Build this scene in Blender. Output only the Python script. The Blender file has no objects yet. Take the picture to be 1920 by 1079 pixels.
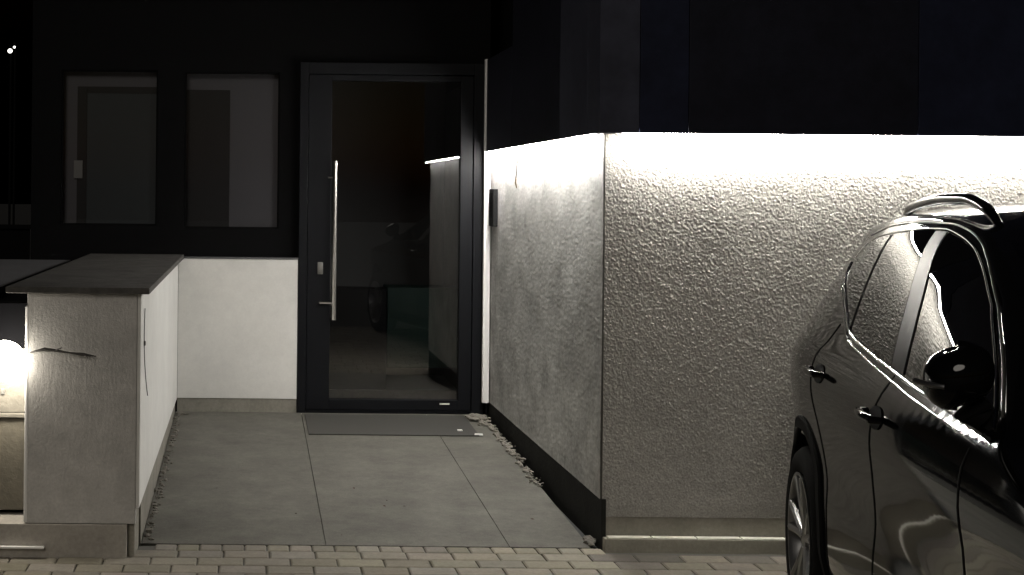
import bpy, bmesh, math, random
import numpy as np
from mathutils import Matrix, Vector
random.seed(7); rng = np.random.default_rng(11)
sc = bpy.context.scene
C = sc.collection
R = math.radians

# ------------------------------------------------------------------ camera
cam = bpy.data.objects.new('camera', bpy.data.cameras.new('camera')); C.objects.link(cam)
cam.data.sensor_width = 36; cam.data.lens = 36 * 2700 / 1920
cam.data.shift_x = 495 / 1920; cam.data.shift_y = -179 / 1920
cam.data.clip_end = 500; cam.data.clip_start = .05
cam.matrix_world = Matrix.Translation((0, 0, 1.6)) @ Matrix.Rotation(math.pi/2, 4, 'X') @ Matrix.Rotation(.010, 4, 'Z')
sc.camera = cam
# ------------------------------------------------------------------ night sky
w = bpy.data.worlds.new('World'); sc.world = w; w.use_nodes = True
nt = w.node_tree
sky = nt.nodes.new('ShaderNodeTexSky'); sky.sky_type = 'NISHITA'; sky.sun_disc = False
sky.sun_elevation = R(-4.0); sky.sun_rotation = R(205)
nt.links.new(sky.outputs[0], nt.nodes['Background'].inputs[0])
nt.nodes['Background'].inputs[1].default_value = .10
# street light from behind the camera (soft, warm white)
sl = bpy.data.lights.new('street_light', 'SUN'); sl.energy = .52; sl.angle = R(26); sl.color = (1, .925, .82)
so = bpy.data.objects.new('street_light', sl); C.objects.link(so)
so.rotation_euler = Vector((.36, 1.0, -.62)).to_track_quat('-Z', 'Y').to_euler()
vs = sc.view_settings
vs.view_transform = 'Standard'; vs.look = 'None'; vs.exposure = 0.0; vs.gamma = 1

# ------------------------------------------------------------------ materials
def mat(name, col, rough=.6, metal=0, spec=.5, emit=None, es=0, bump=None, mottle=None, coat=0, vs=None):
    """bump=(scale, strength, distance); mottle=(scale, amount)"""
    m = bpy.data.materials.new(name); m.use_nodes = True
    n = m.node_tree.nodes; l = m.node_tree.links; p = n['Principled BSDF']
    p.inputs['Base Color'].default_value = (*col, 1)
    p.inputs['Roughness'].default_value = rough; p.inputs['Metallic'].default_value = metal
    p.inputs['Specular IOR Level'].default_value = spec
    p.inputs['Coat Weight'].default_value = coat; p.inputs['Coat Roughness'].default_value = .02
    if emit: p.inputs['Emission Color'].default_value = (*emit, 1); p.inputs['Emission Strength'].default_value = es
    if bump or mottle:
        tc0 = n.new('ShaderNodeTexCoord'); tc = n.new('ShaderNodeVectorMath'); tc.operation = 'MULTIPLY'; tc.inputs[1].default_value = vs or (1, 1, 1)
        l.new(tc0.outputs['Object'], tc.inputs[0])
    if mottle:
        out = None
        for k, (s, a) in enumerate(mottle):
            t = n.new('ShaderNodeTexNoise'); t.inputs['Scale'].default_value = s; t.inputs['Detail'].default_value = 6
            t.inputs['Roughness'].default_value = .62
            l.new(tc.outputs[0], t.inputs['Vector'])
            mr = n.new('ShaderNodeMapRange'); mr.inputs[1].default_value = .3; mr.inputs[2].default_value = .7
            mr.inputs[3].default_value = 1 - a; mr.inputs[4].default_value = 1 + a
            l.new(t.outputs[0], mr.inputs[0])
            if out is None: out = mr.outputs[0]
            else:
                mm = n.new('ShaderNodeMath'); mm.operation = 'MULTIPLY'
                l.new(out, mm.inputs[0]); l.new(mr.outputs[0], mm.inputs[1]); out = mm.outputs[0]
        vm = n.new('ShaderNodeVectorMath'); vm.operation = 'SCALE'; vm.inputs[0].default_value = col
        l.new(out, vm.inputs['Scale']); l.new(vm.outputs[0], p.inputs['Base Color'])
    if bump:
        t = n.new('ShaderNodeTexNoise'); t.inputs['Scale'].default_value = bump[0]; t.inputs['Detail'].default_value = 5
        l.new(tc.outputs[0], t.inputs['Vector'])
        b = n.new('ShaderNodeBump'); b.inputs['Strength'].default_value = bump[1]; b.inputs['Distance'].default_value = bump[2]
        l.new(t.outputs[0], b.inputs['Height']); l.new(b.outputs[0], p.inputs['Normal'])
    return m
def glass_mat(name, ior=1.95, tint=(.90, .90, .91)):
    m = bpy.data.materials.new(name); m.use_nodes = True
    n = m.node_tree.nodes; l = m.node_tree.links; n.remove(n['Principled BSDF'])
    t = n.new('ShaderNodeBsdfTransparent'); t.inputs[0].default_value = (*tint, 1)
    g = n.new('ShaderNodeBsdfGlossy'); g.inputs['Roughness'].default_value = .004
    f = n.new('ShaderNodeFresnel'); f.inputs[0].default_value = ior
    mx = n.new('ShaderNodeMixShader')
    l.new(f.outputs[0], mx.inputs[0]); l.new(t.outputs[0], mx.inputs[1]); l.new(g.outputs[0], mx.inputs[2])
    l.new(mx.outputs[0], n['Material Output'].inputs[0])
    return m
M = dict(
    rough_plaster = mat('rough_plaster', (.40, .39, .365), 1.0, spec=.02, mottle=[(2.5, .10), (40, .08), (120, .30)], bump=(420, .5, .002)),
    smooth_plaster = mat('smooth_plaster', (.50, .495, .475), .85, spec=.1, mottle=[(3, .16), (13, .26), (90, .16)], bump=(120, .4, .003), vs=(1, .35, .45)),
    white_plaster = mat('white_plaster', (.72, .71, .68), .85, spec=.2, mottle=[(3, .05), (14, .035), (90, .03)], bump=(260, .25, .002)),
    pillar_plaster = mat('pillar_plaster', (.49, .475, .455), 1.0, spec=.15, mottle=[(3, .12), (14, .10), (80, .10)], bump=(200, .4, .003)),
    plinth = mat('plinth', (.26, .245, .21), .85, spec=.2, mottle=[(8, .15), (60, .12)], bump=(150, .4, .002)),
    plinth_pale = mat('plinth_pale', (.38, .355, .32), .85, spec=.2, mottle=[(8, .12), (60, .12)], bump=(150, .4, .002)),
    dark_plinth = mat('dark_plinth', (.018, .018, .016), .8, spec=.2, mottle=[(7, .3)], bump=(60, .5, .004)),
    coping = mat('coping', (.088, .084, .078), .85, spec=.15, mottle=[(3, .25), (12, .2), (60, .2)], bump=(120, .3, .002)),
    terrace = mat('terrace', (.12, .12, .125), .8, spec=.2, mottle=[(4, .1)]),
    concrete = mat('concrete', (.114, .109, .094), .8, spec=.25, mottle=[(1.3, .24), (5, .18), (30, .10), (120, .12)], bump=(180, .4, .002)),
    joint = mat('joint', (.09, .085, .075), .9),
    kerb = mat('kerb', (.36, .345, .29), .85, spec=.2, mottle=[(9, .12), (70, .1)], bump=(150, .5, .002)),
    render_black = mat('render_black', (.0035, .0035, .0038), .9, spec=.1),
    clad = mat('clad', (.010, .0105, .018), .55, spec=.2, mottle=[(1.5, .3), (12, .15)], bump=(90, .2, .002)),
    clad_grey = mat('clad_grey', (.046, .048, .068), .55, spec=.2, mottle=[(1.5, .2), (12, .12)], bump=(90, .2, .002)),
    clad_navy = mat('clad_navy', (.011, .0135, .030), .55, spec=.2, mottle=[(1.5, .3), (12, .15)], bump=(90, .2, .002)),
    door_frame = mat('door_frame', (.0045, .005, .0065), .5, spec=.16, mottle=[(3, .08)]),
    steel = mat('steel', (.62, .60, .56), .3, metal=1),
    steel_dull = mat('steel_dull', (.22, .215, .20), .4, metal=.6),
    glass = glass_mat('glass'),
    win_glass = glass_mat('win_glass', 1.5),
    trim_white = mat('trim_white', (.75, .74, .72), .6),
    ledge = mat('ledge', (.68, .67, .60), .9, mottle=[(30, .15)]),
    rubber = mat('rubber', (.042, .040, .035), .85, bump=(90, .5, .003)),
    asphalt = mat('asphalt', (.03, .03, .03), .9, mottle=[(20, .2)], bump=(200, .5, .004)),
    paint = mat('paint', (.004, .004, .004), .06, spec=.42),
    cglass = mat('cglass', (.002, .002, .002), .01, spec=.32),
    piano = mat('piano', (.008, .008, .008), .34, spec=.16),
    chrome = mat('chrome', (.80, .80, .78), .12, metal=1),
    seal = mat('seal', (.006, .006, .006), .7, spec=.2),
    plastic = mat('plastic', (.004, .004, .004), .8, spec=.12),
    tyre = mat('tyre', (.006, .006, .006), .85, spec=.15),
    alloy = mat('alloy', (.26, .26, .26), .3, metal=.9),
    dark_alloy = mat('dark_alloy', (.03, .03, .03), .4, metal=.5),
    wire = mat('wire', (.05, .045, .04), .7),
    mortar = mat('mortar', (.16, .148, .125), .95, mottle=[(30, .25)]),
    leaf = mat('leaf', (.08, .055, .035), .9),
    paper = mat('paper', (.75, .74, .7), .8),
    led = mat('led', (.9, .9, .88), .5, emit=(1.0, .96, .88), es=215),
    led_side = mat('led_side', (.9, .9, .88), .5, emit=(1.0, .97, .92), es=450),
    lamp = mat('lamp', (.9, .9, .85), .5, emit=(1.0, .93, .80), es=75),
    farlamp = mat('farlamp', (.9, .9, .9), .5, emit=(1.0, .97, .9), es=2.5),
    hall = mat('hall', (.17, .172, .165), .9),
    hall_floor = mat('hall_floor', (.35, .37, .36), .5),
    hall_dark = mat('hall_dark', (.006, .007, .008), .8),
    green = mat('green', (.010, .042, .030), .6),
    room = mat('room', (.185, .182, .190), .9),
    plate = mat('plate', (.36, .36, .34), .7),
    roomdoor = mat('roomdoor', (.078, .090, .092), .7),
    roomdark = mat('roomdark', (.046, .046, .045), .8),
    panelmetal = mat('panelmetal', (.0022, .0022, .0026), .9, spec=.02),
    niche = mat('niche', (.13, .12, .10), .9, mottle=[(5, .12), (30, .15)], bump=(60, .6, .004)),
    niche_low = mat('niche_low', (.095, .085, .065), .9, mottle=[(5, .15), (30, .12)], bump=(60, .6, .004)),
    tarnish = mat('tarnish', (.16, .13, .07), .7),
)
# pavers get a tone of their own per block
def paver_mat():
    m = mat('paver', (.205, .190, .160), .85, spec=.2, mottle=[(60, .12), (14, .10)], bump=(220, .6, .002))
    n = m.node_tree.nodes; l = m.node_tree.links
    at = n.new('ShaderNodeAttribute'); at.attribute_name = 'tone'
    p = n['Principled BSDF']; src = p.inputs['Base Color'].links[0].from_socket
    vm = n.new('ShaderNodeVectorMath'); vm.operation = 'MULTIPLY'
    l.new(src, vm.inputs[0]); l.new(at.outputs['Color'], vm.inputs[1]); l.new(vm.outputs[0], p.inputs['Base Color'])
    return m
M['paver'] = paver_mat()

# ------------------------------------------------------------------ builders
class MB:
    def __init__(s): s.v = []; s.f = []
    def add(s, vs, fs):
        o = len(s.v); s.v += [tuple(v) for v in vs]; s.f += [tuple(i + o for i in f) for f in fs]; return s
    def box(s, x0, x1, y0, y1, z0, z1, b=0):
        bm = bmesh.new(); bmesh.ops.create_cube(bm, size=1)
        for v in bm.verts: v.co = ((x0+x1)/2 + v.co.x*(x1-x0), (y0+y1)/2 + v.co.y*(y1-y0), (z0+z1)/2 + v.co.z*(z1-z0))
        if b: bmesh.ops.bevel(bm, geom=bm.edges[:], offset=b, segments=2, affect='EDGES', profile=.6)
        bm.verts.index_update()
        s.add([v.co[:] for v in bm.verts], [[v.index for v in f.verts] for f in bm.faces]); bm.free(); return s
    def tube(s, pts, r, n=10, cap=True, flat=None):
        pts = [Vector(p) for p in pts]; N = len(pts)
        rs = r if isinstance(r, (list, tuple)) else [r]*N
        rings = []
        up = None
        for i in range(N):
            t = (pts[min(i+1, N-1)] - pts[max(i-1, 0)]).normalized()
            if up is None: up = Vector((0, 0, 1)) if abs(t.z) < .9 else Vector((1, 0, 0))
            a = t.cross(up).normalized(); b = a.cross(t).normalized(); up = b
            fx, fy = flat or (1, 1)
            rings.append([pts[i] + (a*math.cos(2*math.pi*k/n)*fx + b*math.sin(2*math.pi*k/n)*fy)*rs[i] for k in range(n)])
        vs = [v for q in rings for v in q]; fs = []
        for i in range(N-1):
            for k in range(n):
                fs.append((i*n+k, i*n+(k+1) % n, (i+1)*n+(k+1) % n, (i+1)*n+k))
        if cap: fs += [tuple(range(n))[::-1], tuple(range((N-1)*n, N*n))]
        return s.add(vs, fs)
    def cyl(s, c, axis, r, h, n=32, r2=None):
        a = Vector(axis).normalized(); c = Vector(c)
        return s.tube([c - a*h/2, c + a*h/2], [r, r2 if r2 is not None else r], n)
    def lathe(s, prof, n=48, origin=(0, 0, 0)):   # profile of (radius, x) round the x axis
        vs = []; P = len(prof)
        for k in range(n):
            a = 2*math.pi*k/n
            for (r, x) in prof: vs.append((origin[0]+x, origin[1]+r*math.cos(a), origin[2]+r*math.sin(a)))
        fs = [(k*P+j, k*P+j+1, ((k+1) % n)*P+j+1, ((k+1) % n)*P+j) for k in range(n) for j in range(P-1)]
        return s.add(vs, fs)
    def grid(s, P):                                # P[i][j] -> point
        a = len(P); b = len(P[0])
        return s.add([p for q in P for p in q], [(i*b+j, i*b+j+1, (i+1)*b+j+1, (i+1)*b+j) for i in range(a-1) for j in range(b-1)])
    def build(s, name, m, parent=None, smooth=False, recalc=True):
        me = bpy.data.meshes.new(name); me.from_pydata(s.v, [], s.f)
        if recalc:
            bm = bmesh.new(); bm.from_mesh(me); bmesh.ops.recalc_face_normals(bm, faces=bm.faces[:]); bm.to_mesh(me); bm.free()
        me.materials.append(M[m] if isinstance(m, str) else m)
        o = bpy.data.objects.new(name, me); C.objects.link(o)
        if parent: o.parent = parent
        if smooth:
            me.shade_smooth()
            try: me.set_sharp_from_angle(angle=R(35))
            except Exception: pass
        return o
def tag(o, label, cat, group=None):
    o['label'] = label; o['category'] = cat
    if group: o['group'] = group
    return o
def thing(name, label, cat, loc=(0, 0, 0), group=None):
    o = bpy.data.objects.new(name, None); C.objects.link(o); o.location = loc; o.empty_display_size = .1
    return tag(o, label, cat, group)
def struct(o, kind='structure'): o['kind'] = kind; return o
def keep(o, parent):                               # parent while keeping world coordinates
    o.parent = parent; o.matrix_parent_inverse = Matrix.Translation(parent.location).inverted(); return o
def box(name, m, parent, *a, b=0):
    o = MB().box(*a, b=b).build(name, m)
    return keep(o, parent) if parent else o
def vnoise(u, v, seed, cell):
    """smooth value noise on coordinate arrays u, v"""
    g = np.random.default_rng(seed).random((512, 512))
    a = u / cell; b = v / cell; i = np.floor(a).astype(int); j = np.floor(b).astype(int)
    fu = a - i; fv = b - j; fu = fu*fu*(3-2*fu); fv = fv*fv*(3-2*fv)
    q = lambda x, y: g[x % 512, y % 512]
    return (q(i, j)*(1-fu) + q(i+1, j)*fu)*(1-fv) + (q(i, j+1)*(1-fu) + q(i+1, j+1)*fu)*fv
def np_mesh(name, V, shape, m, parent=None, flip=False):
    a, b = shape; idx = np.arange(a*b).reshape(a, b)
    F = np.stack([idx[:-1, :-1], idx[1:, :-1], idx[1:, 1:], idx[:-1, 1:]], -1).reshape(-1, 4)
    if flip: F = F[:, ::-1]
    me = bpy.data.meshes.new(name); me.from_pydata(V.reshape(-1, 3).tolist(), [], F.tolist())
    me.materials.append(M[m]); me.shade_smooth()
    o = bpy.data.objects.new(name, me); C.objects.link(o)
    return keep(o, parent) if parent else o

# ------------------------------------------------------------------ ground, pavement, path
XR, YF, YB, XL, G = 1.60, 6.47, 9.51, -.455, .02
g = MB().box(-120, 120, -60, 160, -.3, 0).build('ground', 'asphalt'); struct(g)
pv = MB(); tones = []
rows = [(6.345, 6.455, 'half')] + [(6.345 - .125*(k+1), 6.345 - .125*k, 'full') for k in range(34)]
for k, (y0, y1, kind) in enumerate(rows):
    L = .1 if kind == 'half' else .2
    off = 0 if kind == 'half' else (k % 2)*.1 + .03*math.sin(k*1.7)*.3
    nx = int(9.0 / L)
    for i in range(nx):
        x0 = -3.6 + i*L + off; x1 = x0 + L
        if kind == 'half' and (x1 < -.36 or x0 > 1.56): continue
        j = .0025 + random.random()*.0012; z = G + random.uniform(-.0012, .0012)
        t = .007; ya = y0 + j + random.uniform(-.001, .001); yb = y1 - j; xa = x0 + j; xb = x1 - j
        vs_ = [(xa, ya, .003), (xb, ya, .003), (xb, yb, .003), (xa, yb, .003),
               (xa, ya, z-.004), (xb, ya, z-.004), (xb, yb, z-.004), (xa, yb, z-.004),
               (xa+t, ya+t, z), (xb-t, ya+t, z), (xb-t, yb-t, z), (xa+t, yb-t, z)]
        fs_ = [(0, 1, 5, 4), (1, 2, 6, 5), (2, 3, 7, 6), (3, 0, 4, 7), (4, 5, 9, 8), (5, 6, 10, 9), (6, 7, 11, 10), (7, 4, 8, 11), (8, 9, 10, 11)]
        pv.add(vs_, fs_)
        c = random.choice([1, 1, 1.08, .93, .86, 1.1]) * random.uniform(.95, 1.05)
        if kind == 'full' and k == 1 and abs(x0 - 1.6) < .11: c = .62
        if random.random() < .04: c *= .75
        tones += [(c, c*random.uniform(.97, 1.01), c*random.uniform(.90, 1.03), 1)] * 9
po = pv.build('pavement', 'paver', recalc=False); struct(po)
at = po.data.attributes.new('tone', 'FLOAT_COLOR', 'FACE')
at.data.foreach_set('color', np.array(tones, dtype=np.float32).ravel())
# ground up to the kerbs, below the blocks' joints
struct(MB().box(-6, 5.6, 1.9, 6.46, .001, .009).build('pavement_bed', 'joint'))
# concrete ramp up to the door: slabs with fine joints
def ramp_z(y): return G + (y - 6.45)*.042
path = MB()
xs = [XL-.010, .365, 1.19, 1.555]; ys = [6.459, 9.50]
for a in range(3):
    for b in range(1):
        j = .0014
        x0, x1 = xs[a]+j, xs[a+1]-j; y0, y1 = ys[b], ys[b+1]
        z0, z1 = ramp_z(y0), ramp_z(y1); e = .0015
        path.add([(x0, y0, -.01), (x1, y0, -.01), (x1, y1, -.01), (x0, y1, -.01),
                  (x0, y0, z0-e), (x1, y0, z0-e), (x1, y1, z1-e), (x0, y1, z1-e),
                  (x0+e, y0+e, z0), (x1-e, y0+e, z0), (x1-e, y1-e, z1), (x0+e, y1-e, z1)],
                 [(0, 1, 5, 4), (1, 2, 6, 5), (2, 3, 7, 6), (3, 0, 4, 7), (4, 5, 9, 8), (5, 6, 10, 9), (6, 7, 11, 10), (7, 4, 8, 11), (8, 9, 10, 11)])
struct(path.build('path', 'concrete'))
# kerb blocks under the walls; ledge tiles coloured paler to carry the led light
kb = MB().box(1.606, 4.6, 6.415, 6.462, -.02, .070, b=.003); lg = MB()
x = 1.62
while x < 4.6:
    lg.box(x+.003, x+.197, 6.418, 6.462, .0705, .076, b=.002); x += .2
struct(kb.build('kerb', 'kerb')); struct(lg.build('kerb_ledge', 'ledge'))

# ------------------------------------------------------------------ the house
house = thing('house', 'dark clad modern house with rough plastered wall beside a glazed entrance', 'house', (XR, YF, 0))
# rough cast front wall, really uneven
nx, nz = 740, 560
X = np.linspace(1.604, 3.75, nx)[:, None] + np.zeros((1, nz)); Z = np.linspace(.158, 1.90, nz)[None, :] + np.zeros((nx, 1))
U = X + .35*Z; V = Z - .25*X
n1 = vnoise(U, V*1.2, 1, .0105); n2 = vnoise(V*1.3, U, 2, .0065); n3 = vnoise(U, V, 3, .05); n4 = vnoise(U, V, 4, .45)
H = .0042*np.clip(n1*1.6-.3, 0, 1)**1.3 + .0034*n2 + .0014*n3 + .002*n4
H *= .9 + .2*n3
def grains(u, v, seed, cell, keep_p=.8):
    g = np.random.default_rng(seed); jx, jy, hh, rr = (g.random((512, 512)) for _ in range(4))
    i0 = np.floor(u/cell).astype(int); j0 = np.floor(v/cell).astype(int); out = np.zeros_like(u)
    for di in (-1, 0, 1):
        for dj in (-1, 0, 1):
            i, j = (i0+di) % 512, (j0+dj) % 512
            dx = u/cell - (i0+di+jx[i, j]); dy = v/cell - (j0+dj+jy[i, j]); r_ = .45 + .35*rr[i, j]
            d = np.clip(1 - (dx*dx + dy*dy*1.3)/(r_*r_), 0, 1)
            out = np.maximum(out, np.where(hh[i, j] < keep_p, (.4 + .6*hh[i, j])*np.sqrt(d)*np.minimum(1, d*2.5), 0))
    return out
A_ = (X - Z)*.7071; B_ = (X + Z)*.7071
g1 = grains(A_/1.25, B_, 21, .0095, .42); g2 = grains(A_+3, B_+1, 22, .0062, .55)
n5 = vnoise(X+.3*Z, Z-.2*X, 33, .0052); n6 = vnoise(Z+.4*X, X, 34, .0034)
H = .0026*g1 + .0022*g2 + .0030*np.abs(n5-.5)*2 + .0016*n6 + .0012*n1
H -= H.mean(); H *= 1.05*(.50 + .5*np.clip((Z - .3)/1.1, 0, 1))*(.75 + .5*vnoise(X, Z, 31, .25))
H += .004 + .0006*n3 + .0015*n4
H += .0008*np.random.default_rng(5).random(H.shape)
fade = np.clip((Z - .158)/.05, 0, 1)
H = H*(.3 + .7*fade)
np_mesh('front_wall', np.stack([X, YF - H, Z], -1), (nx, nz), 'rough_plaster', house)
box('wall_core', 'plinth', house, 1.61, 4.6, YF+.002, YF+.3, .15, 1.95)
# recess side wall, smoother with trowel marks
ny, nz = 300, 330
Yv = np.linspace(YF+.005, 9.50, ny)[:, None] + np.zeros((1, nz)); Z = np.linspace(.235, 1.90, nz)[None, :] + np.zeros((ny, 1))
H = .0006*vnoise(Yv*.3, Z, 5, .014) + .0009*vnoise(Yv*.45, Z, 6, .006) + .004*vnoise(Yv, Z, 7, .5)
o = np_mesh('side_wall', np.stack([XR - H, Yv, Z], -1), (ny, nz), 'smooth_plaster', house); o['label'] = 'smoother mottled side wall of the entrance recess'
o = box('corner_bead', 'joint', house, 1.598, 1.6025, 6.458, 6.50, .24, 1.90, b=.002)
o = box('side_plinth', 'dark_plinth', house, 1.603, 1.66, 6.475, 9.50, -.02, .237); o['label'] = 'black plinth band along the entrance recess'
box('front_plinth', 'plinth', house, 1.622, 4.6, YF-.002, YF+.05, -.02, .156)
# corner foot
box('plinth_corner', 'dark_plinth', house, 1.600, 1.6205, 6.458, 6.52, -.02, .238, b=.003)
# overhanging cladding panels
cl = [('cladding_panel', 'clad_grey', (1.570, 1.728), 'paler grey corner cladding panel'),
      ('cladding_panel', 'clad_navy', (1.731, 1.945), 'navy blue narrow cladding panel'),
      ('cladding_panel', 'clad', (1.948, 2.96), 'wide black cladding panel'),
      ('cladding_panel', 'clad_navy', (2.963, 4.6), 'navy blue cladding panel at the far end')]
for nm, mm, (a, b_), lb in cl:
    o = box(nm, mm, house, a - (.018 if a < 1.6 else 0), b_, 6.37, 6.60, 1.878, 5.2, b=.002); o['label'] = lb
o = box('cladding_panel', 'clad_grey', house, 1.552, 1.70, 6.603, 7.19, 1.878, 5.2, b=.002); o['label'] = 'paler grey panel wrapping the corner'
box('cladding_panel', 'clad', house, 1.553, 1.70, 7.193, 8.50, 1.878, 5.2, b=.002)
o = box('cladding_panel', 'clad', house, 1.553, 1.70, 8.503, 9.40, 1.878, 2.48, b=.002); o['label'] = 'low cladding panel beside the door'
box('upper_wall', 'render_black', house, 1.72, 4.6, 6.62, 9.9, 1.90, 5.2)
box('corner_trim', 'trim_white', house, 1.545, 1.588, 9.415, 9.455, .236, 2.485, b=.003)['label'] = 'thin white vertical trim beside the door'
# back facade
fac = MB()
W1 = (-1.245, -.605, 1.372, 2.402); W2 = (-.425, .205, 1.358, 2.395)
D = (.338, 1.563, .147, 2.46)
Y0, Y1 = 9.56, 9.62
def wall_with_holes(mb, x0, x1, z0, z1, holes, y0, y1):
    xs = sorted({x0, x1, *[h[0] for h in holes], *[h[1] for h in holes]}); zs = sorted({z0, z1, *[h[2] for h in holes], *[h[3] for h in holes]})
    for i in range(len(xs)-1):
        for k in range(len(zs)-1):
            cx, cz = (xs[i]+xs[i+1])/2, (zs[k]+zs[k+1])/2
            if any(h[0] < cx < h[1] and h[2] < cz < h[3] for h in holes): continue
            mb.box(xs[i], xs[i+1], y0, y1, zs[k], zs[k+1])
wall_with_holes(fac, -1.44, 1.60, .0, 5.2, [W1, W2, D], Y0, Y1)
keep(fac.build('back_wall', 'render_black'), house)
for W in (W1, W2):
    f = MB(); a, b_, c, d = W; t = .010
    f.box(a+.001, a+t, 9.575, 9.605, c+.001, d-.001); f.box(b_-t, b_-.001, 9.575, 9.605, c+.001, d-.001)
    f.box(a+t, b_-t, 9.575, 9.605, c+.001, c+t); f.box(a+t, b_-t, 9.575, 9.605, d-t, d-.001)
    fr = keep(f.build('window', 'render_black'), house)
    p = box('pane', 'win_glass', house, a+t, b_-t, 9.588, 9.592, c+t, d-t); p.parent = fr; p.matrix_parent_inverse = fr.matrix_world.inverted()
    p.matrix_parent_inverse = Matrix.Identity(4); p.matrix_world = Matrix.Identity(4)
# room behind the windows: grey wall with a door in it
room = MB()
Yr = 9.632
room.box(-1.42, .30, Yr, Yr+.05, 1.0, 2.7)
keep(room.build('room_wall', 'room'), house)['label'] = 'grey room wall seen through the windows'
rd = box('room_door', 'roomdoor', house, -1.08, -.50, Yr-.006, Yr-.002, 1.03, 2.25)
box('room_door', 'roomdark', house, -.48, -.125, Yr-.006, Yr-.002, 1.03, 2.28)
rf = MB().box(-1.145, -1.082, Yr-.008, Yr-.002, 1.03, 2.295).box(-1.08, -.49, Yr-.008, Yr-.002, 2.252, 2.295)
keep(rf.build('door_casing', 'roomdark'), house)
box('glint_plate', 'plate', house, -1.165, -1.105, Yr-.018, Yr-.009, 1.68, 1.80, b=.004)  # pale plate added as a painted lamp glint in the window
# entrance door
df = MB()
fy0, fy1 = 9.50, 9.60
df.box(D[0], D[0]+.055, fy0, fy1, .147, 2.46, b=.003); df.box(D[1]-.075, D[1], fy0, fy1, .147, 2.46, b=.003)
df.box(D[0]+.055, D[1]-.075, fy0, fy1, 2.385, 2.46, b=.003); df.box(D[0]+.055, D[1]-.075, fy0+.02, fy1, .147, .165)
entr = keep(df.build('door_frame', 'door_frame'), house)
door = MB(); lx0, lx1 = D[0]+.058, D[1]-.078; gx0, gx1, gz0, gz1 = .549, 1.402, .236, 2.342; ly0, ly1 = 9.515, 9.585
door.box(lx0, gx0, ly0, ly1, .168, 2.382, b=.003).box(gx1, lx1, ly0, ly1, .168, 2.382, b=.003)
door.box(gx0, gx1, ly0, ly1, .168, gz0, b=.003).box(gx0, gx1, ly0, ly1, gz1, 2.382, b=.003)
dr = keep(door.build('door', 'door_frame'), house); dr['label'] = 'dark framed glazed entrance door'
def sub(o, par): o.parent = par; o.matrix_parent_inverse = par.matrix_parent_inverse.inverted() if False else Matrix.Translation((-house.location.x, -house.location.y, 0)).inverted() @ Matrix.Translation((-house.location.x, -house.location.y, 0)); return o
def subp(name, mb, m, par, smooth=False):
    o = mb.build(name, m, smooth=smooth); o.parent = par; o.matrix_parent_inverse = Matrix.Identity(4); return o
subp('glass_pane', MB().box(gx0, gx1, 9.548, 9.552, gz0, gz1), 'glass', dr)
h = MB().tube([(.572, 9.455, .765), (.572, 9.455, 1.81)], .014, 16)
h.tube([(.572, 9.455, .87), (.572, 9.455, .875), (.482, 9.50, .875), (.482, 9.516, .875)], .009, 10).tube([(.572, 9.455, 1.70), (.56, 9.50, 1.70), (.53, 9.516, 1.70)], .007, 10)
subp('pull_handle', h, 'steel', dr, True)
lk = MB().box(.464, .500, 9.505, 9.516, 1.062, 1.142, b=.004).cyl((.482, 9.502, 1.085), (0, 1, 0), .010, .012, 16)
subp('lock', lk, 'steel_dull', dr, True)
subp('sticker', MB().box(1.28, 1.345, 9.512, 9.5145, .208, .218), 'ledge', dr)
# hall behind the glass
hall = MB()
hall.box(.34, 1.569, 11.5, 11.55, .05, 2.62).box(.30, .335, 9.622, 11.5, .05, 2.62).box(1.57, 1.597, 9.622, 11.5, .05, 2.4).box(.336, 1.569, 9.622, 11.49, 2.57, 2.61)
keep(hall.build('hall_wall', 'hall'), house)
hf = box('hall_floor', 'hall_floor', house, .34, 1.60, 9.61, 11.5, .10, .150)
box('threshold_strip', 'plinth', house, .50, 1.45, 9.625, 9.64, .151, .285)
box('hall_cupboard', 'hall_dark', house, .42, .99, 10.2, 10.5, .152, .92, b=.004)
o = box('green_box', 'green', house, 1.00, 1.58, 10.25, 10.6, .36, .93, b=.004); o['label'] = 'green box seen dimly through the door glass'  # box added behind the door for the green tint in its glass
box('door_step', 'kerb', house, .345, 1.555, 9.455, 9.499, .10, .146, b=.002)

# low walls of the recess, white, with coping: one garden wall
gw = thing('garden_wall', 'low wall with white inner faces, grey end face and dark coping', 'wall', (-.9, 6.2, 0))
YP = 6.20
ny, nz = 200, 110
o = box('end_face', 'pillar_plaster', gw, -.945, -.470, YP, YP+.03, .165, 1.155, b=.004)
# real vertical render drips on the end face
nx_, nz_ = 160, 220
X = np.linspace(-.942, -.473, nx_)[:, None] + np.zeros((1, nz_)); Z = np.linspace(.168, 1.153, nz_)[None, :] + np.zeros((nx_, 1))
H = .0003*vnoise(X, Z*.10, 8, .006) + .0005*vnoise(X, Z, 9, .005) + .0006*vnoise(X, Z, 10, .2)
np_mesh('end_render', np.stack([X, YP - .001 - H, Z], -1), (nx_, nz_), 'pillar_plaster', gw)
box('white_side', 'white_plaster', gw, -.49, XL, YP+.0305, 9.50, .235, 1.156)['label'] = 'white plastered inner side of the low wall'
box('white_edge', 'white_plaster', gw, -.4695, XL, YP, YP+.030, .235, 1.156, b=.003)
box('wall_core', 'pillar_plaster', gw, -.945, -.491, YP+.031, 9.50, .165, 1.155)
box('white_back', 'white_plaster', gw, XL+.001, .334, 9.505, 9.555, .237, 1.156, b=.002)['label'] = 'white plastered back face beside the door'
box('back_plinth', 'plinth', gw, XL+.001, .334, 9.512, 9.555, .0, .235)
box('back_cap', 'terrace', gw, XL+.0, .337, 9.50, 9.558, 1.158, 1.168)
box('side_plinth', 'plinth', gw, -.52, XL-.012, YP+.27, 9.50, -.02, .233)['label'] = 'grey plinth under the white side'
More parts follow.
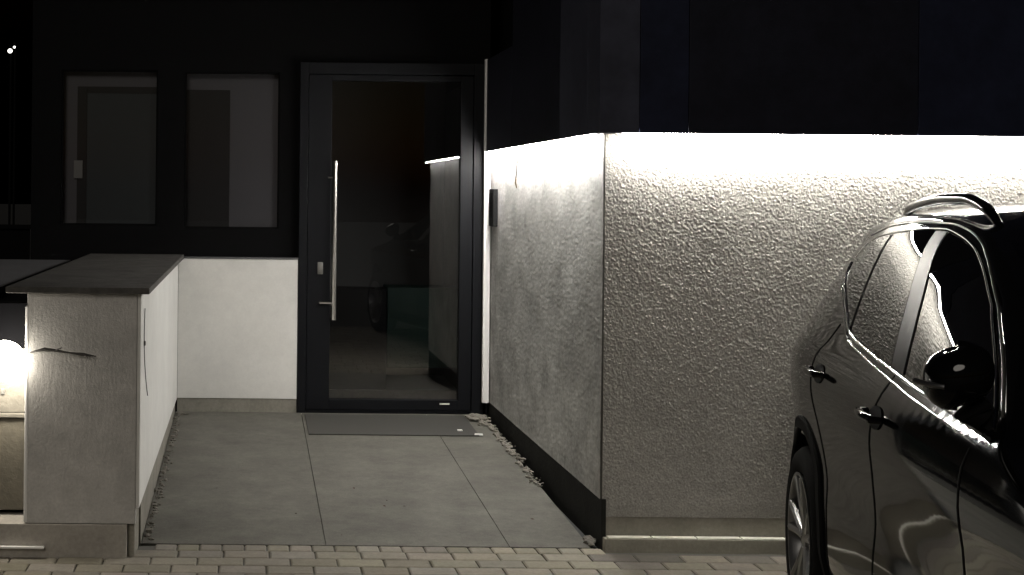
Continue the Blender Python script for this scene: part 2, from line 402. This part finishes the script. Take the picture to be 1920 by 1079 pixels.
box('end_plinth', 'plinth_pale', gw, -1.60, -.508, YP-.006, YP+.25, -.02, .163, b=.003)['label'] = 'grey plinth under the end face'
box('plinth_stub', 'plinth', gw, -.506, -.475, YP+.03, YP+.26, -.02, .235, b=.006)
box('corner_bead', 'trim_white', gw, -.953, -.936, YP-.003, YP+.02, .168, 1.10, b=.006)
box('coping', 'coping', gw, -1.035, -.418, YP-.03, 9.50, 1.157, 1.184, b=.003)['label'] = 'dark flat coping slab'
# neighbouring niche on the left with lamp
nb = thing('bin_enclosure', 'low enclosure left of the grey pillar with dark metal top and lit beige panel', 'enclosure', (-1.5, 6.3, 0))
box('upper_panel', 'panelmetal', nb, -1.70, -.950, 6.36, 6.40, .90, 1.10, b=.003)
box('lit_panel', 'niche', nb, -1.70, -.950, 6.37, 6.42, .615, .898, b=.003)
box('ledge', 'niche', nb, -1.70, -.952, 6.345, 6.40, .595, .613, b=.004)
box('lower_panel', 'niche_low', nb, -1.70, -.950, 6.36, 6.40, .185, .593, b=.004)
box('core', 'seal', nb, -1.70, -.951, 6.43, 9.3, .165, 1.10)
box('lid', 'terrace', nb, -2.6, -1.14, 6.5, 9.3, 1.12, 1.15, b=.003)['label'] = 'pale grey flat top behind the coping'
box('screw', 'steel_dull', nb, -1.082, -1.066, 6.362, 6.372, .695, .72, b=.002)
box('white_ledge', 'trim_white', gw, -1.62, -.86, YP-.034, YP-.008, .062, .070, b=.001)['label'] = 'narrow pale ledge strip on the plinth'  # white colour stands in for lamp light on the ledge

# ------------------------------------------------------------------ lights
l1 = tag(MB().box(1.66, 4.55, 6.375, 6.395, 1.872, 1.8775).build('led_strip', 'led'), 'long bright led strip above the rough front wall', 'led strip', 'led strips under the cladding')
l2 = tag(MB().box(1.556, 1.568, 6.50, 9.38, 1.872, 1.8775).build('led_strip', 'led_side'), 'shorter led strip above the side wall next to the door', 'led strip', 'led strips under the cladding')
wl = thing('wall_lamp', 'glowing white wall lamp at the left edge beside the pillar', 'lamp', (-1.045, 6.21, .862))
sph = MB(); P = []
for i in range(13):
    th = math.pi*i/12; P.append([( .092*math.sin(th)*math.cos(2*math.pi*k/28), .062*math.sin(th)*math.sin(2*math.pi*k/28), .088*math.cos(th)) for k in range(29)])
sph.grid(P); sph.build('diffuser', 'lamp', wl, smooth=True)
MB().box(-.05, .03, .145, .159, -.05, .05, b=.005).box(-.02, .02, .05, .146, -.02, .02, b=.003).build('lamp_base', 'plastic', wl)
for k, (x_, y_, r_) in enumerate([(20, 97, .10), (28, 90, .055)]):
    Yd = 62 + 2*k; a = (x_-465)+.01*(y_-361); b_ = (y_-361)-.01*(x_-465)
    px, pz = a*Yd/2700, 1.6 - b_*Yd/2700
    dl = thing('street_lamp', ['brighter lower lamp of the two far off in the dark', 'fainter upper lamp of the two far off in the dark'][k], 'street lamp', (px, Yd, 0), group='lamps far off in the dark')
    MB().tube([(0, .1, 0), (0, .1, pz+.1), (0, -.15, pz+.2)], .05, 8).build('pole', 'render_black', dl)
    q = MB(); P = [[(r_*1.05*math.sin(math.pi*i/8)*math.cos(2*math.pi*j/14), r_*.6*math.sin(math.pi*i/8)*math.sin(2*math.pi*j/14)-.15, pz+r_*math.cos(math.pi*i/8)) for j in range(15)] for i in range(9)]
    q.grid(P); q.build('lamp_head', 'farlamp', dl, smooth=True)
fe = MB()
for k in range(9): fe.box(-4.2 + k*.42, -3.8 + k*.42, 14.0, 14.03, .02, 1.22)
fe.box(-4.25, -.5, 13.97, 14.06, 1.221, 1.26)
tag(fe.build('garden_fence', 'render_black'), 'dark low fence with a paler rail beyond the left windows', 'fence')

# ------------------------------------------------------------------ small things
t = thing('door_intercom', 'slim black box mounted on the side wall next to the door', 'intercom', (1.575, 9.30, 1.51))
MB().box(-.008, .022, -.10, .06, -.115, .125, b=.003).build('housing', 'seal', t)
MB().box(-.0105, -.0085, -.08, .04, -.06, .10, b=.0008).build('face_plate', 'plastic', t)
wr = MB().tube([(1.588, 8.46, 1.815), (1.580, 8.47, 1.78), (1.578, 8.46, 1.74), (1.572, 8.45, 1.70)], .0045, 8)
wc = thing('wall_cable', 'short stub of cable sticking out high on the side wall', 'cable', (0, 0, 0))
wr.build('sheath', 'wire', wc, smooth=True)
MB().tube([(1.572, 8.45, 1.70), (1.570, 8.45, 1.67), (1.578, 8.46, 1.64)], [.004, .005, .003], 8).build('cable_end', 'tarnish', wc, smooth=True)
pts = [(XL+.004, 6.62+.10*math.sin(k*.55)*.6 + k*.022, 1.06 - k*.031 + .004*math.sin(k*2)) for k in range(18)]
pts = [(XL+.004, 6.38 + .06*math.sin(k/17*math.pi)*-1 + (k/17)**2*.22, 1.08 - k*.0245) for k in range(18)]
tag(MB().tube(pts, .0022, 6).build('hanging_wire', 'wire', smooth=True), 'thin curved wire hanging on the white side of the low wall', 'wire')
tag(MB().box(XL-.001, XL+.008, 6.372, 6.392, .915, .935, b=.003).build('wall_plug', 'wire'), 'small dark plug in the white side of the low wall', 'plug')
tw = [(-.930, 6.185, .900), (-.905, 6.180, .908), (-.865, 6.178, .916), (-.82, 6.176, .912), (-.76, 6.178, .902), (-.70, 6.176, .896), (-.645, 6.178, .888)]
tag(MB().tube(tw, [.002, .005, .0085, .006, .004, .0075, .002], 8, flat=(.8, 1)).tube([(-.82, 6.176, .912), (-.80, 6.168, .921), (-.79, 6.165, .926)], [.004, .003, .001], 6).tube([(-.70, 6.176, .896), (-.685, 6.17, .889), (-.68, 6.168, .882)], [.004, .003, .001], 6).build('streak', 'wire', smooth=True), 'dark crooked twig running across the grey end of the low wall', 'streak')  # solid shape added for the dark line across the end face
# doormat
def onramp(x0, x1, y0, y1, h, b=.003):
    z0, z1 = ramp_z(y0), ramp_z(y1); m_ = MB().box(x0, x1, y0, y1, 0, h, b=b)
    m_.v = [(x, y, z + ramp_z(y) + .001) for x, y, z in m_.v]; return m_
mt = thing('doormat', 'thin dark grey mat lying in front of the glass door', 'doormat', (0, 0, 0))
onramp(.385, 1.43, 8.80, 9.42, .007).build('mat', 'rubber', mt)
def lump(mb, c, r, k=0):
    ico = [(0, 0, -1), (.72, -.53, -.45), (-.28, -.85, -.45), (-.89, 0, -.45), (-.28, .85, -.45), (.72, .53, -.45), (.28, -.85, .45), (-.72, -.53, .45), (-.72, .53, .45), (.28, .85, .45), (.89, 0, .45), (0, 0, 1)]
    fc = [(0, 1, 2), (1, 0, 5), (0, 2, 3), (0, 3, 4), (0, 4, 5), (1, 5, 10), (2, 1, 6), (3, 2, 7), (4, 3, 8), (5, 4, 9), (1, 10, 6), (2, 6, 7), (3, 7, 8), (4, 8, 9), (5, 9, 10), (6, 10, 11), (7, 6, 11), (8, 7, 11), (9, 8, 11), (10, 9, 11)]
    sx, sy, sz = r*random.uniform(.7, 1.5), r*random.uniform(.7, 1.8), r*random.uniform(.4, .8)
    mb.add([(c[0]+p[0]*sx*random.uniform(.7, 1.3), c[1]+p[1]*sy*random.uniform(.7, 1.3), c[2]+p[2]*sz*random.uniform(.8, 1.2)) for p in ico], fc)
rub = MB()
for i in range(300):
    y = random.uniform(7.55, 9.42); s = .5 + .5*(y-7.5)/1.9
    lump(rub, (1.545 + random.gauss(0, .014) - (y > 9.1)*random.random()*.05, y, ramp_z(y)+.008), random.choice([.005, .008, .012, .02])*random.uniform(.7, 1.2)*s)
for i in range(50): lump(rub, (random.uniform(1.44, 1.56), random.uniform(9.25, 9.44), ramp_z(9.35)+.012), random.uniform(.008, .024))
for i in range(16): lump(rub, (1.575+random.gauss(0, .012), random.uniform(6.46, 6.62), .03), random.uniform(.008, .022))
o = rub.build('mortar_crumbs', 'mortar'); struct(o, 'stuff'); tag(o, 'crumbled mortar bits along the foot of the side wall', 'rubble')
rub = MB()
for i in range(260):
    y = random.uniform(6.5, 9.45); lump(rub, (XL+.018+random.gauss(0, .012), y, ramp_z(y)+.003), random.choice([.003, .004, .006, .012])*random.uniform(.7, 1.2))
for i in range(14): lump(rub, (XL+.05+random.gauss(0, .02), 9.40, ramp_z(9.4)+.008), random.uniform(.008, .018))
o = rub.build('mortar_crumbs', 'mortar'); struct(o, 'stuff'); tag(o, 'loose mortar and dirt along the foot of the white low wall', 'rubble')
q = MB(); lump(q, (-.435, 6.60, .042), .028)
tag(q.build('stone', 'mortar', smooth=True), 'pale stone at the foot of the low wall near the paving', 'stone')
q = MB(); q.add([(1.40, 8.81, .129), (1.452, 8.80, .128), (1.455, 8.845, .131), (1.408, 8.84, .134)], [(0, 1, 2, 3)]); q.add([(1.40, 8.81, .127), (1.452, 8.80, .126), (1.455, 8.845, .129), (1.408, 8.84, .131)], [(3, 2, 1, 0)])
tag(q.build('paper_scrap', 'paper'), 'bright white paper scrap at the right corner of the doormat', 'litter', 'paper scraps by the door')
q = MB().box(1.315, 1.345, 8.925, 8.955, .131, .138, b=.002)
tag(q.build('paper_scrap', 'paper'), 'smaller pale scrap lying on the doormat', 'litter', 'paper scraps by the door')
lf = MB()
for i in range(10):
    x_, y_ = random.uniform(-.35, 1.4), random.uniform(6.5, 7.6)
    a = random.random()*6; r_ = random.uniform(.004, .012); z = ramp_z(y_)
    lf.add([(x_-r_*math.cos(a), y_-r_*math.sin(a), z+.001), (x_+r_*.4*math.sin(a), y_-r_*.4*math.cos(a), z+.005), (x_+r_*math.cos(a), y_+r_*math.sin(a), z+.003), (x_-r_*.4*math.sin(a), y_+r_*.4*math.cos(a), z+.001)], [(0, 1, 2, 3)])
o = lf.build('leaf_litter', 'leaf'); struct(o, 'stuff'); tag(o, 'tiny dead leaf bits scattered on the concrete path', 'leaves')

# ------------------------------------------------------------------ the car (local: x to its left side, y to its rear, z up, origin below the rear axle)
TH = R(12)
latv = Vector((math.cos(TH), -math.sin(TH), 0))
Oc = Vector((2.01, 5.23, G)) + .905*latv
car = thing('parked_car', 'black glossy five door car with roof rails parked close to the wall', 'car', Oc)
car.rotation_euler = (0, 0, -TH)
def pchip(xs, ys):
    xs = np.array(xs, float); ys = np.array(ys, float); h = np.diff(xs); d = np.diff(ys)/h; m = np.zeros_like(ys)
    for i in range(1, len(xs)-1):
        if d[i-1]*d[i] > 0:
            w1 = 2*h[i]+h[i-1]; w2 = h[i]+2*h[i-1]; m[i] = (w1+w2)/(w1/d[i-1]+w2/d[i])
    m[0] = d[0]; m[-1] = d[-1]
    def f(x):
        x = min(max(x, xs[0]), xs[-1]); i = min(int(np.searchsorted(xs, x, 'right'))-1, len(xs)-2); t = (x-xs[i])/h[i]
        return float((1+2*t)*(1-t)**2*ys[i] + t*(1-t)**2*h[i]*m[i] + t*t*(3-2*t)*ys[i+1] + t*t*(t-1)*h[i]*m[i+1])
    return f
Wp = pchip([-3.50, -3.44, -3.34, -3.15, -2.9, -2.63, -2, -1, 0, .25, .45, .62, .74, .82, .86], [.45, .58, .70, .80, .865, .895, .905, .908, .905, .893, .868, .825, .765, .68, .58])
Ins = pchip([.20, .30, .42, .55, .66, .80, .90, .97, 1.03, 1.08, 1.14, 1.25, 1.36, 1.45, 1.51, 1.56], [.06, .035, .012, .014, .022, .010, 0, .006, .028, .058, .082, .132, .190, .250, .315, .42])
Tp = pchip([-3.50, -3.44, -3.30, -3.0, -2.6, -2.25, -2.12, -1.9, -1.65, -1.4, -1.15, -.8, -.4, 0, .35, .62, .72, .80, .86], [.50, .74, .86, .955, 1.02, 1.07, 1.13, 1.235, 1.355, 1.455, 1.520, 1.56, 1.575, 1.57, 1.55, 1.515, 1.46, 1.25, 1.0])
def hw(y, z): return max(.05, Wp(y) - Ins(z) - max(0, z-1.05)*max(0, y+.1)*.22 - .045*max(0, -y-.5)**2*min(1, max(0, (z-1.06)/.25))) + .020*math.exp(-((y-.02)/.30)**2 - ((z-1.04)/.080)**2)
def side(y, z, off=0): return (-(hw(y, z) + off), y, z)
crown = pchip([-3.5, -2.9, -2.1, -1.4, -1.0, 0, .6, .86], [.03, .05, .05, .075, .085, .085, .075, .04])
Zs = pchip([-3.5, -3.2, -2.9, -2.3, -2.12, -1.9, -1.65, -1.52, -1.35, -1.2, -1.0, -.78, -.54, -.3, -.13, .08, .35, .6, .72, .8, .86], [.46, .84, .93, 1.03, 1.10, 1.19, 1.294, 1.354, 1.426, 1.468, 1.496, 1.509, 1.509, 1.501, 1.487, 1.456, 1.42, 1.38, 1.32, 1.12, .92])
def section(y, ns=44, nc=22):
    T = Tp(y); zs = min(Zs(y), T-.012); zs = max(zs, .35)
    pts = []
    for i in range(ns+1):
        z = .20 + (zs-.20)*i/ns; pts.append((hw(y, z), z))
    xs_, z0 = pts[-1]
    for i in range(1, nc+1):
        p = math.pi/2*i/nc; pts.append((xs_*math.cos(p), z0 + (T-z0)*math.sin(p)**.9))
    return pts
ysn = np.concatenate([np.linspace(-3.5, -3.2, 12)[:-1], np.linspace(-3.2, .5, 186)[:-1], np.linspace(.5, .86, 26)])
wheels_y = (0, -2.64)
def inarch(y, z, r=.400): return any((y-wy)**2 + (z-.34)**2 < r*r for wy in wheels_y)
for_side = MB(); secs = [section(y) for y in ysn]; n = len(secs[0])
V = []; 
for y, s_ in zip(ysn, secs):
    V += [(-x, y, z) for x, z in s_] + [(x, y, z) for x, z in s_[::-1][1:]]
nn = 2*n - 1; F = []
for i in range(len(ysn)-1):
    for j in range(nn-1):
        q = (i*nn+j, i*nn+j+1, (i+1)*nn+j+1, (i+1)*nn+j)
        if all(inarch(V[k][1], V[k][2]) and abs(V[k][0]) > .5 for k in q): continue
        F.append(q)
F.append(tuple(range(nn))); F.append(tuple((len(ysn)-1)*nn+k for k in range(nn))[::-1])
bd = MB(); bd.v = V; bd.f = F
body = bd.build('body', 'paint', car, smooth=True)
MB().box(-.80, .80, -3.3, .75, .17, .22).build('underbody', 'seal', car)
for wy in wheels_y:
    for sg in (-1, 1):
        P = [[(sg*xx, wy + .412*math.cos(a), .34 + .412*math.sin(a)) for xx in (.58, .70, .80, hw(wy + .41*math.cos(a), max(.22, .34+.412*math.sin(a)))-.004)] for a in np.linspace(-.3, math.pi+.3, 40)]
        q = MB().grid(P); q.grid([[(sg*.58, wy + rr*math.cos(a), .34 + rr*math.sin(a)) for rr in (0, .412)] for a in np.linspace(-.3, math.pi+.3, 40)])
        q.build('wheel_liner', 'seal', car, smooth=True)
        # plastic arch lip
        P = []
        for a in np.linspace(-.33, math.pi+.33, 60):
            ring = []
            for (rr, off) in ((.396, -.03), (.396, .006), (.402, .012), (.440, .010), (.446, .003), (.446, -.01)):
                y, z = wy + rr*math.cos(a), .34 + rr*math.sin(a); ring.append((sg*(hw(y, max(z, .2)) + off), y, z))
            P.append(ring)
        MB().grid(P).build('arch_lip', 'plastic', car, smooth=True)
# wheels
def wheel(par, wy, sg):
    r = bpy.data.objects.new('wheel', None); C.objects.link(r); r.parent = par; r.location = (sg*.80, wy, .34)
    if sg > 0: r.rotation_euler = (0, 0, math.pi)
    return r
def build_wheel(r):
    tp = [(.232, .09), (.236, -.088), (.25, -.098), (.29, -.106), (.315, -.098), (.331, -.080), (.338, -.055), (.338, .055), (.331, .08), (.29, .10), (.236, .09)]
    a = MB().lathe(tp, 64).build('tyre', 'tyre', r, smooth=True)
    rm = MB().lathe([(.236, -.096), (.240, -.104), (.230, -.104), (.222, -.092), (.215, -.06), (.200, .0), (.21, .09)], 64)
    rm.cyl((-.062, 0, 0), (1, 0, 0), .045, .05, 24, .055)
    for k in range(5):
        for d in (-.16, .16):
            a0 = 2*math.pi*k/5 + .2 + d; a1 = 2*math.pi*k/5 + .2 + d*1.35
            rm.tube([(-.072, .035*math.cos(a0), .035*math.sin(a0)), (-.082, .12*math.cos(a0), .12*math.sin(a0)), (-.090, .226*math.cos(a1), .226*math.sin(a1))], [.018, .016, .018], 8, flat=(1, 1))
    b = rm.build('rim', 'alloy', r, smooth=True)
    c = MB().lathe([(0, .0), (.215, .0)], 48).cyl((-.03, 0, 0), (1, 0, 0), .15, .012, 40).build('brake_disc', 'dark_alloy', r, smooth=True)
    return [a, b, c]
w0 = wheel(car, 0, -1); kids = build_wheel(w0)
for wy, sg in ((-2.64, -1), (0, 1), (-2.64, 1)):
    r = wheel(car, wy, sg)
    for k in kids:
        c = k.copy(); C.objects.link(c); c.parent = r
# window outline (y, z) along the side
zb = lambda y: float(np.interp(y, [-2.12, -1.45, -.97, -.62, -.53, -.46, -.36, -.18, -.01, .05, .07], [1.072, 1.090, 1.112, 1.134, 1.144, 1.160, 1.192, 1.248, 1.302, 1.332, 1.355]))
zt = pchip([-2.12, -1.9, -1.65, -1.52, -1.35, -1.2, -1.0, -.81, -.67, -.42, -.127, .027, .07], [1.074, 1.165, 1.269, 1.331, 1.401, 1.442, 1.470, 1.483, 1.481, 1.468, 1.441, 1.408, 1.358])
def pane(name, m, yb0, yb1, yt0, yt1, off=.004, nu=26, nv=14, par=None, pad=.0):
    P = []
    for i in range(nu+1):
        u = i/nu; yb = yb0+(yb1-yb0)*u; yt = yt0+(yt1-yt0)*u; row = []
        for j in range(nv+1):
            v = j/nv; y = yb+(yt-yb)*v; z = (zb(yb)+pad)*(1-v) + (zt(yt)-pad)*v; row.append(side(y, z, off))
        P.append(row)
    q = MB().grid(P)
    return q.build(name, m, par or car, smooth=True)
def side_path(pts, off): return [side(y, z, off) for y, z in pts]
pane('window_seal', 'seal', -2.11, .065, -2.11, .065, off=.002, nu=90)
pane('side_window', 'cglass', -.48, .045, -.265, .045, off=.006)['label'] = 'small rear quarter window'
pane('side_window', 'cglass', -1.150, -.515, -.745, -.30, off=.006)['label'] = 'rear door window'
pane('side_window', 'cglass', -2.08, -1.325, -2.06, -.89, off=.006)['label'] = 'front door window'
pane('door_pillar', 'piano', -1.305, -1.165, -.875, -.755, off=.008, nu=4)
# bright trim round the windows: upper and lower run
yy = np.linspace(-2.12, .068, 110)
low = [(y, zb(y)) for y in yy]; top = [(y, zt(y)) for y in yy]
MB().tube(side_path([(y, z-.008) for y, z in low], .006), .0055, 8, flat=(1, 1)).tube(side_path([(y, z-.030) for y, z in low], .004), .003, 8).build('window_trim', 'chrome', car, smooth=True)['label'] = 'bright chrome strip under the windows'
MB().tube(side_path([(y, z+.006) for y, z in top], .005), .0032, 8).build('window_trim', 'chrome', car, smooth=True)
MB().tube(side_path([(y, Zs(y)-.004) for y in np.linspace(-2.10, .14, 90)], .001), .003, 8).build('roof_seam', 'steel_dull', car, smooth=True)
# door gaps
def gap(pts, name='door_gap'): MB().tube(side_path([(float(np.interp(t, range(len(pts)), [p[0] for p in pts])), float(np.interp(t, range(len(pts)), [p[1] for p in pts]))) for t in np.linspace(0, len(pts)-1, 8*len(pts))], .0005), .0022, 6).build(name, 'seal', car, smooth=True)
gap([(-1.215, 1.09), (-1.20, .95), (-1.18, .7), (-1.19, .45), (-1.20, .30)])
gap([(-.30, 1.15), (-.22, 1.05), (-.24, .92), (-.36, .78), (-.46, .62), (-.50, .45), (-.52, .30)])
gap([(-2.08, 1.03), (-2.10, .8), (-2.06, .5), (-2.0, .30)])
gap([(y, .30) for y in np.linspace(-2.0, -.52, 20)])
MB().grid([[side(y, z, o_) for z, o_ in ((.205, .012), (.24, .018), (.29, .016), (.305, .002))] for y in np.linspace(-2.18, -.47, 50)]).build('sill_cladding', 'plastic', car, smooth=True)
# handles
for hy, hz, lb in ((-.36, .990, 'rear door handle'), (-1.25, .975, 'front door handle')):
    q = MB().tube([side(hy+.10, hz, .004), side(hy+.085, hz, .030), side(hy, hz, .038), side(hy-.085, hz, .030), side(hy-.10, hz, .004)], [.010, .012, .013, .012, .010], 12, flat=(1, 1))
    o = q.build('door_handle', 'paint', car, smooth=True); o['label'] = lb
    MB().grid([[side(hy + r_*.075*math.cos(a), hz-.005 + r_*.032*math.sin(a), .0035) for r_ in (0, 1)] for a in np.linspace(0, 2*math.pi, 25)]).build('handle_recess', 'seal', car, smooth=True)
# mirror
mp = Vector(side(-2.02, 1.10, .0))
mc = mp + Vector((-.072, -.02, .084))
P = []
for i in range(17):
    th = math.pi*i/16
    row = []
    for k in range(33):
        ph = 2*math.pi*k/32; ex = lambda v, p: math.copysign(abs(v)**p, v)
        row.append((mc.x + .072*ex(math.sin(th), .8)*ex(math.cos(ph), .8), mc.y + .075*ex(math.sin(th), .8)*ex(math.sin(ph), .8), mc.z + .067*ex(math.cos(th), .8) + .012*math.cos(ph)))
    P.append(row)
mir = MB().grid(P).build('wing_mirror', 'paint', car, smooth=True)
MB().tube([mp + Vector((.02, 0, -.02)), mp + Vector((-.05, -.01, .0)), mc + Vector((.06, 0, -.05))], [.035, .028, .024], 12).build('mirror_arm', 'plastic', mir, smooth=True)
MB().tube([mc + Vector((-.094, -.020, -.012)), mc + Vector((-.07, -.062, -.016)), mc + Vector((-.045, -.073, -.018))], .006, 8).build('indicator', 'alloy', mir, smooth=True)
# roof rails
for sg in (-1, 1):
    rz = pchip([-1.17, -1.125, -1.08, -1.0, -.91, -.79, -.59, -.35, -.13, .03, .08], [1.455, 1.487, 1.516, 1.552, 1.573, 1.585, 1.584, 1.573, 1.552, 1.520, 1.490])
    pts = [(sg*(hw(y, 1.50) - .045), y, rz(y) - .004) for y in np.linspace(.08, -1.17, 70)]
    MB().tube(pts, [.008 + .010*min(1, 6*min((.08-p[1]), (p[1]+1.17))) for p in pts], 12, flat=(.9, 1)).build('roof_rail', 'paint', car, smooth=True)
# windscreen on the sloping front of the cabin
P = []
for y in np.linspace(-2.05, -1.30, 24):
    s_ = section(y); row = []
    c_ = [p for p in s_[44:]]
    row = [(-x*.96, y, z+.004) for x, z in c_[2:]] + [(x*.96, y, z+.004) for x, z in c_[2:][::-1][1:]]
    P.append(row)
MB().grid(P).build('windscreen', 'cglass', car, smooth=True)
# lamps
MB().grid([[side(y, z, .004) for z in np.linspace(.70, .84, 6)] for y in np.linspace(-3.36, -3.02, 12)]).build('headlight', 'cglass', car, smooth=True)
MB().grid([[side(y, z, .004) for z in np.linspace(.86, 1.02, 6)] for y in np.linspace(.58, .78, 10)]).build('tail_light', mat('tail_red', (.12, .004, .004), .1, spec=.8), car, smooth=True)
